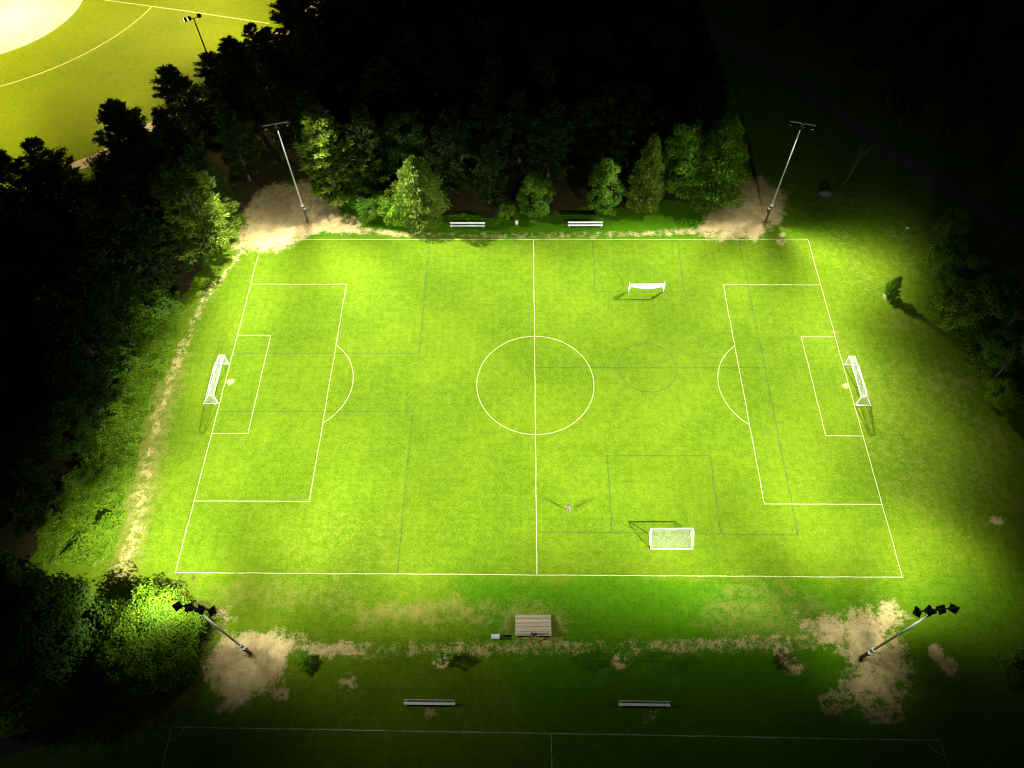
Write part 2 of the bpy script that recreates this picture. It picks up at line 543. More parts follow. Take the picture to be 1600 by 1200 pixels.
# older green lines of the small pitches laid across the field
OLD = [[(-18.63, 30.3), (-18.57, 5.71), (-48.4, 5.61)], [(-48.4, -5.32), (-18.7, -5.2), (-18.69, -30.4)],
       [(10.46, 30.3), (10.33, 18.56), (25.27, 18.58), (25.67, 30.3)], [(.2, 3.03), (36.2, 3.15)],
       [(36.43, 30.3), (36.3, 3.15), (36.03, -24.77), (.2, -24.52)], [(10.55, -24.4), (10.54, -12.63), (25.64, -12.56), (25.43, -24.5)]]
for i, p in enumerate(OLD):
    strip('old_pitch_line', wander(p, 1.5, .03, 40 + i), .13, .0045, M['old_line'])
strip('old_pitch_circle', arc(17.85, 3.1, 4.62, 0, 2 * math.pi, 48)[:-1], .13, .0075, M['old_line'], closed=True)
# the next pitch, on the near side
strip('near_pitch_line', wander([(-44.2, -70), (-44.27, -49.74), (1.6, -50.05), (47.83, -50.41), (48.4, -70)], seed=30), .12, .006, M['thin_line'])
strip('near_pitch_halfway_line', wander([(1.6, -50.15), (1.9, -70)], seed=31), .11, .009, M['thin_line'])
strip('corner_arc', arc(-44.27, -49.74, 1.5, -math.pi / 2, 0, 8), .1, .010, M['thin_line'])
strip('corner_arc', arc(47.83, -50.41, 1.5, math.pi, math.pi * 1.5, 8), .1, .010, M['thin_line'])


def smooth_pts(P, n=5):
    out = []
    for i in range(len(P) - 1):
        p0, p1, p2, p3 = P[max(i - 1, 0)], P[i], P[i + 1], P[min(i + 2, len(P) - 1)]
        for k in range(n):
            t = k / n
            out.append(tuple(.5 * (2 * b + (c - a) * t + (2 * a - 5 * b + 4 * c - d) * t * t + (3 * b - a - 3 * c + d) * t ** 3) for a, b, c, d in zip(p0, p1, p2, p3)))
    return out + [P[-1]]


strip('road', smooth_pts([(-30, 190), (5, 150), (30.1, 110.9), (42.4, 91.5), (51.1, 81.0), (59.0, 70.1), (66.5, 58.1), (73.8, 48.3), (80.7, 39.7), (87.6, 33.2), (110, 20), (170, 0)]), 3.6, .02, M['road'])
strip('driveway', smooth_pts([(-140, -66), (-100, -58), (-68.5, -53.0), (-61.5, -51.4), (-56.6, -49.8), (-53.8, -47.6), (-52.8, -44.5)]), 2.2, .02, M['drive'])
TRACK = [(-130, 22), (-101.7, 38.6), (-94.2, 44.6), (-88.6, 50.0), (-84.6, 53.1), (-77.8, 60.9), (-71.2, 70.2), (-67.4, 75.4), (-60.8, 86.1), (-52.0, 102.2), (-46, 118), (-40, 140)]
strip('warning_track', smooth_pts(TRACK), 2.9, .02, M['track'])
# ball field: clay infield and its white lines
IC, IR = None, None


def circ3(a, b, c):
    A = np.array([[b[0] - a[0], b[1] - a[1]], [c[0] - a[0], c[1] - a[1]]]) * 2
    r = np.array([b[0] ** 2 + b[1] ** 2 - a[0] ** 2 - a[1] ** 2, c[0] ** 2 + c[1] ** 2 - a[0] ** 2 - a[1] ** 2])
    o = np.linalg.solve(A, r)
    return o, float(np.hypot(*(o - np.array(a))))


IC, IR = circ3((-117.8, 86.4), (-108.4, 96.6), (-106.2, 107.8))
ring = arc(IC[0], IC[1], IR, 0, 2 * math.pi, 96)[:-1]
me = bpy.data.meshes.new('infield')
me.from_pydata([(x, y, .012) for x, y in ring], [], [list(range(96))]); me.materials.append(M['infield'])
tag(obj('infield', me), kind='structure')
AC, AR = circ3((-113.4, 75.0), (-99.7, 85.6), (-89.0, 104.8))
a0 = math.atan2(104.8 - AC[1], -89.0 - AC[0])
strip('ball_field_arc', arc(AC[0], AC[1], AR, a0, a0 - 1.7, 40), .26, .010, M['line'])
strip('foul_line', wander([(-145, 119), (-100.8, 107.8), (-79.0, 102.7), (-60.1, 97.9)], seed=33), .3, .016, M['line'])


# ------------------------------------------------------------------ floodlight masts
def aim_matrix(d):
    """local -Z along d"""
    return Vector(d).normalized().to_track_quat('-Z', 'Y').to_matrix()


def photometric(name, parent, world_loc, hp, loc, aim, cd, color, radius, su, sd, sh, spill, up=.05, foot=.0):
    """a luminaire with its light distribution: wide sideways, wide downwards, cut off above the aim by the visor"""
    ld = bpy.data.lights.new(name, 'POINT')
    ld.energy = cd
    ld.color = color
    ld.shadow_soft_size = radius
    ld.use_nodes = True
    t = ld.node_tree
    em = t.nodes['Emission']

    def nd(op, a, b=0.0):
        n = t.nodes.new('ShaderNodeMath'); n.operation = op
        for i, x in enumerate((a, b)):
            if isinstance(x, (int, float)): n.inputs[i].default_value = x
            else: t.links.new(x, n.inputs[i])
        return n.outputs[0]

    def gauss(x, s_):
        q = nd('MULTIPLY', x, 1 / s_)
        return nd('EXPONENT', nd('MULTIPLY', nd('MULTIPLY', q, q), -1.0))
    tc = t.nodes.new('ShaderNodeTexCoord')
    sp = t.nodes.new('ShaderNodeSeparateXYZ')
    t.links.new(tc.outputs['Normal'], sp.inputs[0])
    wx, wy = aim[0] - world_loc[0], aim[1] - world_loc[1]
    dep0 = math.atan2(world_loc[2], math.hypot(wx, wy))
    h = nd('ARCTAN2', sp.outputs[0], sp.outputs[1])
    v = nd('SUBTRACT', nd('ARCSINE', nd('MULTIPLY', sp.outputs[2], -.9999)), dep0)
    vn = nd('MINIMUM', v, 0.0); vp = nd('MAXIMUM', v, 0.0)
    upf = nd('ADD', nd('MULTIPLY', gauss(vn, su), 1 - up), nd('MULTIPLY', gauss(vn, .21), up))
    beam = nd('MULTIPLY', nd('MULTIPLY', gauss(h, sh), gauss(vp, sd)), upf)
    side = nd('MULTIPLY', nd('MULTIPLY', gauss(h, 1.05), gauss(vn, su * 1.3)), spill)
    down = nd('MULTIPLY', gauss(nd('SUBTRACT', nd('ADD', v, dep0), math.pi / 2), .24), foot)
    t.links.new(nd('ADD', nd('ADD', beam, side), down), em.inputs['Strength'])
    lo = bpy.data.objects.new(name, ld)
    COL.objects.link(lo)
    lo.parent = parent
    lo.location = hp
    lo.rotation_euler = (0, 0, math.atan2(wy, wx) - math.pi / 2)
    return lo


def floodlight_mast(loc, h, bar_ang, aims, label, ups, spill=.007):
    t = empty('floodlight_mast', loc)
    tag(t, label, 'floodlight', 'floodlight masts at the corners of the pitch')
    MB().tube([(0, 0, -.3), (0, 0, 4.0)], [.23, .19], 12).build('base_section', M['pole_base'], t, True)
    MB().tube([(0, 0, 4.0), (0, 0, 4.25)], [.30, .27], 12).build('collar', M['pale_box'], t, True)
    MB().tube([(0, 0, 4.22), (0, 0, h * .6), (0, 0, h)], [.14, .12, .085], 12).build('pole', M['steel'], t, True)
    ib = Vector((-math.copysign(1, loc[0]) * .3, -.22, 3.1))
    cb = MB().box(ib, (.42, .34, .8)).build('control_box', M['pole_base'], t)
    MB().box((ib.x, ib.y, ib.z + .42), (.46, .38, .035)).build('box_lid', M['pale_box'], cb)
    ca, sa = math.cos(bar_ang), math.sin(bar_ang)
    bar = MB()
    bar.box((0, 0, h + .06), (4.0, .12, .12), Matrix.Rotation(bar_ang, 3, 'Z'))
    ar = bar.build('crossarm', M['steel'], t)
    MB().box((0, 0, h + .0), (.36, .36, .10)).build('pole_cap', M['steel'], t)
    MB().box((0, 0, h - .9), (.3, .3, .55)).build('driver_box', M['black'], t)
    for k, (aim, pw, su, sd, sh) in enumerate(aims):
        u = (-1.9, -.66, .62, 1.85)[k]
        hp = Vector((u * ca, u * sa, h - .42))
        d = Vector((aim[0] - loc[0] - hp.x, aim[1] - loc[1] - hp.y, -hp.z))
        dh = math.hypot(d.x, d.y)
        Q = aim_matrix((d.x, d.y, -max(-d.z, dh * math.tan(R(57)))))
        # bracket up to the crossarm
        hd = MB()
        hd.box(hp, (.82, .76, .09), Q)
        hd.box(hp + Q @ Vector((0, 0, .13)), (.45, .36, .10), Q, .8)
        hd.tube([hp + Q @ Vector((0, 0, .1)), (hp.x, hp.y, h + .02)], .045, 6)
        ho = hd.build('lamp_head', M['black'], t)
        vz = MB()   # visor: hood plate above the lens and two cheeks
        vz.box(hp + Q @ Vector((0, .40, -.14)), (.92, .025, .22), Q)
        vz.box(hp + Q @ Vector((.45, .2, -.13)), (.025, .4, .16), Q)
        vz.box(hp + Q @ Vector((-.45, .2, -.13)), (.025, .4, .16), Q)
        vz.build('visor', M['black'], ho)
        MB().box(hp + Q @ Vector((0, 0, -.092)), (.62, .52, .02), Q).build('lens', M['lens'], ho)
        lp = hp + Q @ Vector((0, -.1, -.55)) + Vector((d.x, d.y, 0)).normalized() * .35
        photometric('floodlight', ho, (loc[0] + lp.x, loc[1] + lp.y, lp.z), lp, loc, aim, FLOOD * pw, (1.0, .965, .86), .09, su, sd, sh, spill, ups[k], .008)
    return t


# each head: aim on the ground, candela-like power, spread above / below / beside the aim
floodlight_mast((-36.45, -41.07, 0), 19.7, R(-8), [((-55.5, -19.5), 1350, .09, .45, .56), ((-44.6, 9.5), 2344, .06, .238, .289), ((-18.2, 4.0), 1720, .079, .53, .535), ((28.7, -5.5), 2310, .05, .442, .31)],
                'floodlight mast in front of the bright round maple at the near left corner', (.04, .42, .46, .07), .028)
floodlight_mast((40.67, -41.02, 0), 20.8, R(6), [((-19.2, -1.6), 2257, .05, .516, .34), ((-1.3, 11.8), 2734, .05, .208, .44), ((27.6, 9.7), 1980, .081, .53, .49), ((52.5, -24.4), 687, .134, .462, .577)],
                'floodlight mast on the bare earth patch at the near right corner', (.22, .42, .32, .02))
floodlight_mast((-41.19, 34.96, 0), 21.4, R(16), [((-54.0, 18.5), 690, .137, .588, .708), ((-54.0, -11.5), 2000, .06, .33, .27), ((-7.8, -9.6), 1658, .05, .646, .581), ((9.4, 19.8), 2034, .05, .39, .256)],
                'pale floodlight mast beside the big lit pine at the far left corner', (.006,) * 4, .055)
floodlight_mast((41.92, 34.97, 0), 21.3, R(-16), [((-27.8, 2.7), 1952, .05, .626, .361), ((24.6, -8.1), 1249, .05, .664, .532), ((51.5, -14.0), 2350, .06, .33, .27), ((56.0, 19.5), 860, .15, .55, .55)],
                'pale floodlight mast standing alone against the dark at the far right corner', (.006,) * 4)


def ball_mast(loc, h, bar_ang, aims, label, heads=(-1.5, -.7, 1.1)):
    t = empty('ball_field_light', loc)
    tag(t, label, 'floodlight', 'ball field lights')
    MB().tube([(0, 0, -.3), (0, 0, h)], [.2, .11], 10).build('pole', M['black'], t, True)
    MB().box((0, 0, h + .03), (3.2, .1, .1), Matrix.Rotation(bar_ang, 3, 'Z')).build('crossarm', M['black'], t)
    for k, (aim, pw, su, sd, sh) in enumerate(aims):
        u = heads[k]
        hp = Vector((u * math.cos(bar_ang), u * math.sin(bar_ang), h + .22))
        d = Vector((aim[0] - loc[0] - hp.x, aim[1] - loc[1] - hp.y, -hp.z))
        Q = aim_matrix(d)
        # round spun reflector: back dome flaring to the rim
        hd = MB().tube([hp + Q @ Vector((0, 0, z)) for z in (.34, .26, .05, -.22)], [.12, .28, .40, .43], 14)
        ho = hd.build('lamp_head', M['black'], t, True)
        MB().tube([hp + Q @ Vector((0, 0, -.225)), hp + Q @ Vector((0, 0, -.245))], [.38, .38], 14).build('lens', M['warm_lens'], ho)
        lp = hp + Q @ Vector((0, 0, -.6))
        photometric('ball_floodlight', ho, (loc[0] + lp.x, loc[1] + lp.y, lp.z), lp, loc, aim, BALL_FLOOD * pw, (1.0, .80, .36), .25, su, sd, sh, .002, .0)


ball_mast((-65.9, 74.0, 0), 15.6, R(28), [((-125, 56), 5669, .2, .12, .494), ((-125, 59.2), 1493, .2, .474, .9), ((-66, 110), 782, .063, .478, .9)],
          'dark three-headed light pole rising from the pines by the ball field')
ball_mast((-98, 130, 0), 18, R(10), [((-125, 96), 3464, .2, .144, .297), ((-125, 56), 2766, .2, .416, .9), ((-66, 110), 1476, .2, .277, .614)],
          'light pole beyond the infield, outside the top left of the picture')


# ------------------------------------------------------------------ leaves and trees
def leaf_quads(P, D, U, ln, wd):
    """rhombic leaves: base P, direction D, side U (all N,3), lengths and widths N"""
    D = D / np.maximum(np.linalg.norm(D, axis=1, keepdims=True), 1e-6)
    U = np.cross(D, U); U /= np.maximum(np.linalg.norm(U, axis=1, keepdims=True), 1e-6)
    ln = ln[:, None]; wd = wd[:, None]
    V = np.stack([P, P + D * ln * .5 + U * wd * .5, P + D * ln, P + D * ln * .5 - U * wd * .5], 1).reshape(-1, 3)
    return V, np.arange(len(V)).reshape(-1, 4)


def rdir(r, n):
    d = r.normal(size=(n, 3))
    return d / np.linalg.norm(d, axis=1, keepdims=True)


def pine_meshes(seed, H=20.0, Rm=5.0, mat='pine', base=.14, tuft=10, gap=1.2):
    """white pine: whorls of level boughs carrying upturned needle plumes"""
    r = np.random.default_rng(seed)
    wood = MB()
    lean = r.uniform(-.35, .35, 2)
    ax = lambda z: np.array([lean[0] * math.sin(z / H * 3), lean[1] * math.sin(z / H * 2.5), z])
    wood.tube([tuple(ax(H * k / 8) - np.array([0, 0, .4 if k == 0 else 0])) for k in range(9)], [.34 * (1 - k / 8.6) ** .8 + .02 for k in range(9)], 8)
    P = []; D = []; L = []; Wd = []
    z = H * base
    while z < H * .985:
        t = (z / H - base) / (1 - base)
        prof = min(1, .6 + t * 2.4) * (1 - t) ** .72 * 1.08
        nb = int(r.integers(4, 7))
        a0 = r.uniform(0, 6.28)
        for b in range(nb):
            an = a0 + b * 6.283 / nb + r.normal(0, .22)
            ln = max(.4, Rm * prof * r.uniform(.5, 1.22) + .2)
            rise = r.uniform(-.08, .2) + .35 * t
            o = ax(z)
            pts = []
            for q in range(4):
                f = q / 3
                pts.append(o + np.array([math.cos(an) * ln * f, math.sin(an) * ln * f, ln * (rise * f + .12 * f * f - .10 * f * (1 - f) * 2)]))
            wood.tube([tuple(p) for p in pts], [.06 * (1 - .2 * t), .045, .03, .012], 4, False)
            nt_ = max(6, int(ln * 6.2))
            for k in range(nt_):
                f = .22 + .78 * ((k + r.random()) / nt_) ** .8
                i = min(2, int(f * 3)); g = f * 3 - i
                c = pts[i] * (1 - g) + pts[i + 1] * g
                side = r.normal(0, 1) * .22 * ln * (1 - f * .62)
                c = c + np.array([-math.sin(an) * side, math.cos(an) * side, r.uniform(-.05, .12)])
                out = np.array([math.cos(an) * .8 - math.sin(an) * side * .5, math.sin(an) * .8 + math.cos(an) * side * .5, .42])
                dd = out / np.linalg.norm(out) + r.normal(0, 1, (tuft, 3)) * np.array([.6, .6, .30])
                P.append(np.repeat(c[None], tuft, 0) + r.normal(0, 1, (tuft, 3)) * np.array([.15, .15, .06])); D.append(dd)
                L.append(r.uniform(.42, .85, tuft)); Wd.append(r.uniform(.13, .26, tuft))
        z += gap * r.uniform(.75, 1.3) * (1 - .35 * t)
    P = np.concatenate(P); D = np.concatenate(D)
    V, Fq = leaf_quads(P, D, rdir(r, len(P)), np.concatenate(L), np.concatenate(Wd))
    return wood.mesh('trunk', M['bark'], True), mesh_np('crown', V, Fq, M[mat])


def broad_meshes(seed, H=11.0, Rm=6.0, mat='maple', base=.12, clumps=110, per=190, ls=(.24, .46), squash=1.0, stems=1, taper=0.0):
    """broadleaf: limbs ending in leaf clumps spread over an uneven crown"""
    r = np.random.default_rng(seed)
    zc = H * (base + (1 - base) * .48); rz = H * (1 - base) * .52
    wood = MB()
    for sidx in range(stems):
        a = r.uniform(0, 6.28); q = 0 if stems == 1 else .25
        wood.tube([(q * math.cos(a), q * math.sin(a), -.35), (q * 1.6 * math.cos(a), q * 1.6 * math.sin(a), H * .3), (q * 3 * math.cos(a), q * 3 * math.sin(a), H * .7)],
                  [.02 * H + .04, .014 * H + .02, .03], 8)
    P = []; D = []; L = []; Wd = []; N = []
    lobes = rdir(r, 9)
    for c in range(clumps):
        d = rdir(r, 1)[0]
        if d[2] < -.35 and r.random() < .6: d[2] *= -1
        bump = 1 + .30 * np.max(lobes @ d) ** 8 - .14 + r.normal(0, .07)
        f = r.uniform(.55, 1.0) ** .5 * bump
        hz = d[2]
        rr = Rm * (1 - taper * max(0, (hz + 1) / 2)) * f
        c0 = np.array([d[0] * rr, d[1] * rr, zc + hz * rz * f * squash])
        if c0[2] < .25: c0[2] = r.uniform(.2, .6)
        rc = Rm * r.uniform(.13, .24) + .15
        if c % 3 == 0:
            zb = H * r.uniform(.15, .5)
            wood.tube([(0, 0, min(zb, c0[2])), tuple(c0 * .5 + np.array([0, 0, min(zb, c0[2]) * .5 + .1])), tuple(c0)], [.010 * H, .006 * H, .01], 4, False)
        n = int(per * r.uniform(.7, 1.25))
        dd = rdir(r, n)
        pp = c0 + dd * rc * (r.random((n, 1)) ** .4) * np.array([1, 1, .8])
        P.append(pp)
        nn = d * .5 + dd * .6 + np.array([0, 0, .45]) + r.normal(0, .45, (n, 3))
        tn = np.cross(nn, rdir(r, n))                 # leaf lies across its normal
        D.append(tn); N.append(nn)
        L.append(r.uniform(*ls, n)); Wd.append(r.uniform(*ls, n) * .8)
    P = np.concatenate(P); keep = P[:, 2] > .05
    D = np.concatenate(D)[keep]; N = np.concatenate(N)[keep]; L = np.concatenate(L)[keep]; Wd = np.concatenate(Wd)[keep]; P = P[keep]
    V, Fq = leaf_quads(P, D, N, L, Wd)
    return wood.mesh('trunk', M['bark'], True), mesh_np('crown', V, Fq, M[mat])


def cedar_meshes(seed, H=15.0, Rm=2.8, mat='cedar', n=9500, ls=(.28, .55), fat=.75):
    """dense cone or column of drooping sprays"""
    r = np.random.default_rng(seed)
    wood = MB().tube([(0, 0, -.35), (0, 0, H * .5), (0, 0, H * .97)], [.22, .13, .02], 8)
    t = r.random(n) ** 1.15
    z = H * (.03 + .96 * t)
    prof = np.minimum(1, .62 + t * 3) * (1 - t ** (1.2 / (1.05 - fat) * .35)) ** .8
    an = r.uniform(0, 6.283, n)
    lump = 1 + .16 * np.sin(an * 3 + z * 1.3 + seed) + .14 * np.sin(an * 5 - z * 2.1) + .10 * np.sin(z * 4.2 + an)
    rad = (Rm * prof * lump + .12) * (1 - .45 * r.random(n) ** 2.2)
    P = np.stack([np.cos(an) * rad, np.sin(an) * rad, z + r.normal(0, .12, n)], 1)
    D = np.stack([np.cos(an), np.sin(an), r.uniform(-.5, .55, n)], 1) + r.normal(0, .35, (n, 3))
    V, Fq = leaf_quads(P, D, rdir(r, n), r.uniform(*ls, n), r.uniform(.14, .26, n))
    for k in range(24):
        zz = H * r.uniform(.1, .85); a = r.uniform(0, 6.28); q = Rm * .8 * (1 - zz / H)
        wood.tube([(0, 0, zz), (math.cos(a) * q, math.sin(a) * q, zz + .3)], [.04, .01], 4, False)
    return wood.mesh('trunk', M['bark'], True), mesh_np('crown', V, Fq, M[mat])


def bare_meshes(seed, H=9.0):
    r = random.Random(seed)
    w = MB(); tips = MB()

    def grow(p, d, ln, rad, lv, mb):
        q = p + d * ln * .5 + Vector((r.uniform(-.1, .1), r.uniform(-.1, .1), 0)) * ln * .4
        e = p + d * ln
        mb.tube([p, q, e], [rad, rad * .8, rad * .55], 5, False)
        if lv == 0: return
        for k in range(r.randint(2, 4)):
            nd = (d + Vector((r.uniform(-1, 1), r.uniform(-1, 1), r.uniform(-.1, .8))) * .75).normalized()
            s = p + (e - p) * r.uniform(.45, 1)
            grow(s, nd, ln * r.uniform(.45, .7), rad * .5, lv - 1, tips)
    grow(Vector((0, 0, -.3)), Vector((.05, 0, 1)), H * .55, .11, 4, w)
    return w.mesh('trunk', M['deadwood'], True), tips.mesh('branches', M['deadwood'], True)


PROTO = {}
PROTO['pine_a'] = pine_meshes(11, mat='pine')
PROTO['pine_b'] = pine_meshes(12, mat='pine', Rm=5.4)
PROTO['dpine_a'] = pine_meshes(21, mat='pine_shaded', tuft=9)
PROTO['dpine_b'] = pine_meshes(22, mat='pine_shaded', tuft=9, Rm=4.4)
PROTO['dpine_c'] = pine_meshes(23, mat='pine_shaded', tuft=9, Rm=5.6, gap=.85)
PROTO['maple_a'] = broad_meshes(31, H=11, Rm=6.0, mat='maple', clumps=210, per=230, ls=(.17, .34))
PROTO['maple_b'] = broad_meshes(32, H=11, Rm=6.0, mat='broad_shaded', clumps=120, per=170)
PROTO['oval_a'] = broad_meshes(33, H=13, Rm=4.4, mat='broad', clumps=150, per=150, base=.02, taper=.35)
PROTO['oval_b'] = broad_meshes(34, H=12, Rm=3.3, mat='broad', clumps=95, per=150, base=.04, taper=.35)
PROTO['tall_c'] = cedar_meshes(46, H=19, Rm=4.7, mat='broad', n=19000, fat=.84)
PROTO['tall_a'] = broad_meshes(35, H=19, Rm=4.6, mat='broad', clumps=150, per=150, base=.06, taper=.30, ls=(.24, .42))
PROTO['shrub_a'] = broad_meshes(36, H=4, Rm=2.6, mat='broad', clumps=60, per=90, base=.0, stems=3, ls=(.14, .28))
PROTO['shrub_b'] = broad_meshes(37, H=4, Rm=2.6, mat='weed', clumps=55, per=90, base=.0, stems=3, ls=(.14, .28))
PROTO['cedar_a'] = cedar_meshes(41)
PROTO['cedar_b'] = cedar_meshes(42, H=14, Rm=4.4, mat='cedar', n=15000, fat=.86)
PROTO['spruce'] = pine_meshes(43, H=20, Rm=5.6, mat='sap', base=.05, gap=1.0)
PROTO['sapling'] = broad_meshes(44, H=3.4, Rm=1.05, mat='sap', clumps=24, per=42, base=.32, ls=(.10, .2))
PROTO['bare_a'] = bare_meshes(51)
PROTO['bare_b'] = bare_meshes(52)
HT = dict(pine_a=20, pine_b=20, dpine_a=20, dpine_b=20, dpine_c=20, maple_a=11, maple_b=11, oval_a=13, oval_b=12, tall_a=19, tall_c=19, shrub_a=4, shrub_b=4, cedar_a=15, cedar_b=14, spruce=20, sapling=3.4, bare_a=9, bare_b=9)
FOLIAGE = {k: ('branches' if k.startswith('bare') else 'crown') for k in PROTO}


def tree(name, proto, x, y, h, label, cat='tree', group=None, wide=1.0, rz=None, tilt=0.0):
    k = h / HT[proto]
    t = empty(name, (x, y, 0), random.uniform(0, 6.28) if rz is None else rz)
    t.scale = (k * wide, k * wide, k)
    if tilt: t.rotation_euler = (tilt, 0, t.rotation_euler[2])
    tr, cr = PROTO[proto]
    obj('trunk', tr, t)
    obj(FOLIAGE[proto], cr, t)
    return tag(t, label, cat, group)


random.seed(5)
EDGE = 'trees along the far touchline'
tree('pine_tree', 'pine_a', -36.2, 40.6, 20, 'big brightly lit pine right of the far left floodlight mast', 'tree', EDGE, 1.25, .6)
tree('shrub', 'shrub_a', -30.2, 37.0, 5, 'dark green round shrub at the right foot of the big lit pine', 'shrub', EDGE)
tree('broadleaf_tree', 'cedar_b', -20.4, 35.9, 14, 'broad dense lit tree at the far side just left of the left bench', 'tree', EDGE, .95)
tree('shrub', 'shrub_b', -24.3, 35.8, 6.5, 'bright green shrub hugging the left side of the dense lit tree', 'shrub', EDGE, .85)
tree('shrub', 'shrub_b', -4.9, 36.6, 2.4, 'small bright green shrub behind the gap between the two far benches', 'shrub', EDGE)
tree('broadleaf_tree', 'oval_b', .2, 37.0, 8.6, 'low rounded leafy tree behind the litter bin', 'tree', EDGE, 1.5)
tree('maple_tree', 'oval_b', 12.4, 37.6, 12, 'leafy lit tree just behind the right far bench', 'tree', EDGE, 1.05)
tree('cedar_tree', 'cedar_a', 20.0, 38.9, 16, 'slim pointed cedar right of the far benches', 'tree', EDGE)
tree('broadleaf_tree', 'tall_c', 32.4, 40.4, 19, 'tall lit leafy tree at the right end of the wood by the bare earth', 'tree', EDGE)
tree('broadleaf_tree', 'oval_a', 26.6, 41.5, 17, 'dim tall leafy tree between the slim cedar and the wood end', 'tree', EDGE, .8)
tree('pine_tree', 'pine_b', -56.6, 28.0, 19, 'half-lit pine overhanging the path at the far left corner', 'tree', 'pines at the left', 1.45, 1.0)
tree('pine_tree', 'dpine_b', -54.0, 46.0, 17, 'dim pine behind the far left patch of earth', 'tree', 'pines at the left')
tree('pine_tree', 'dpine_a', -29.5, 42.5, 19, 'dim pine right behind the big lit pine', 'tree', EDGE)
tree('shrub', 'shrub_a', -62.5, 12.6, 6, 'big rounded bush beside the left path, above the weeds', 'shrub', 'bushes at the left', 1.15)
tree('shrub', 'shrub_b', -62.8, -17.0, 3.0, 'bright low bush in the weeds at the lower left', 'shrub', 'bushes at the left', 1.2)
tree('shrub', 'shrub_b', -66.8, -22.2, 3.2, 'bright low bush farthest into the lower left weeds', 'shrub', 'bushes at the left', 1.2)
tree('shrub', 'shrub_a', -65.0, 2.5, 3.4, 'dim bush at the edge of the left wood level with the goal', 'shrub', 'bushes at the left', 1.1)

SIL = 'pines outlined against the ball field'
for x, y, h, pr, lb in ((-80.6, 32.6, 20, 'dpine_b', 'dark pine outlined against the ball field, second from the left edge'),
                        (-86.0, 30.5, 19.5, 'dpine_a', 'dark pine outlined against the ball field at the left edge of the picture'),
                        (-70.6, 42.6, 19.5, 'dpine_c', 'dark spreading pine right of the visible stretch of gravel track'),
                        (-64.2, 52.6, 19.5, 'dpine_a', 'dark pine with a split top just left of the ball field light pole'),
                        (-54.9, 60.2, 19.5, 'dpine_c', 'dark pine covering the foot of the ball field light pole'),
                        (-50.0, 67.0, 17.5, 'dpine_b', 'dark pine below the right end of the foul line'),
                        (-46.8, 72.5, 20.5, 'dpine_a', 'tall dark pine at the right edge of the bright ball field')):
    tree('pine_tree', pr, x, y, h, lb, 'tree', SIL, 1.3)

# the unlit wood: many trees nothing in the photograph tells apart
wood_spots = []


def free(x, y, d):
    return all((x - a) ** 2 + (y - b) ** 2 > d * d for a, b in wood_spots)


for t in [o for o in COL.objects if o.parent is None and o.get('category') == 'tree']:
    wood_spots.append((t.location.x, t.location.y))
WP = np.array(WOOD_L)
nw = 0
rw = random.Random(17)
for k in range(4000):
    x, y = rw.uniform(-115, 34), rw.uniform(-24, 112)
    if poly_sd(np.array([x]), np.array([y]), WOOD_L)[0] > -2.0 or not free(x, y, 5.3): continue
    if line_d(np.array([x]), np.array([y]), TRACK)[0] < 13: continue
    if x < -92 and y < 20: continue
    if -90 < x < -72 and 26 < y < 52: continue
    wood_spots.append((x, y)); nw += 1
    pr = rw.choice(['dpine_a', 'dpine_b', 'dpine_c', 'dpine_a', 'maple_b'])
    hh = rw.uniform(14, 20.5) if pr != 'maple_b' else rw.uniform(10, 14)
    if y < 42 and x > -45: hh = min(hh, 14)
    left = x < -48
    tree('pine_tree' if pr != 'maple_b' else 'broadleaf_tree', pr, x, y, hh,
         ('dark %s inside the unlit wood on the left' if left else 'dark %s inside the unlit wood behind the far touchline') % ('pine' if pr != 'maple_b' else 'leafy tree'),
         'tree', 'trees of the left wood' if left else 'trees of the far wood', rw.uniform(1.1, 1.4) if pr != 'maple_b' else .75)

# near left: the maple under the floodlights and its dark neighbours
tree('maple_tree', 'maple_a', -46.4, -40.6, 11.4, 'round maple glowing yellow-green under the near left floodlights', 'tree', 'maples at the near left', .9)
tree('maple_tree', 'maple_b', -59.0, -40.0, 11.6, 'dark maple left of the glowing round maple', 'tree', 'maples at the near left', 1.05)
tree('maple_tree', 'maple_b', -69.5, -37.0, 12.5, 'dark maple at the left edge of the picture, lower left', 'tree', 'maples at the near left', 1.0)

# right side
RS = 'shrubs along the right edge'
tree('spruce_tree', 'spruce', 59.4, 17.5, 4.9, 'small lone spruce casting a shadow on the grass right of the pitch', 'tree')
for x, y, h, w, pr, lb in ((72.6, 29.8, 6.0, .9, 'shrub_a', 'dim round shrub nearest the road on the right'),
                           (70.8, 22.2, 6.5, 1.0, 'shrub_a', 'dim round shrub second down the right edge'),
                           (67.4, 13.2, 7.0, .95, 'shrub_b', 'dim large shrub just right of the lone spruce'),
                           (73.5, 13.5, 7.5, .95, 'shrub_a', 'dark shrub behind the large one on the right'),
                           (72.0, 5.0, 5.0, 1.0, 'shrub_a', 'dark shrub among bare branches at the right edge'),
                           (70.6, -2.6, 3.4, 1.1, 'shrub_b', 'low shrub at the lower end of the right thicket'),
                           (78.0, 3.0, 6.5, 1.0, 'shrub_a', 'dark shrub cut by the right edge of the picture'),
                           (58.6, -42.6, 4.2, 1.0, 'shrub_a', 'dark shrub alone at the lower right edge')):
    tree('shrub', pr, x, y, h, lb, 'shrub', RS, w)
tree('bare_tree', 'bare_a', 72.0, 7.5, 9.5, 'bare leaning tree in the right thicket, the upper one', 'tree', 'bare trees', 1.0, 2.0, R(24))
tree('bare_tree', 'bare_b', 70.0, -.5, 8.5, 'bare leaning tree in the right thicket, the lower one', 'tree', 'bare trees', 1.0, 2.3, R(30))
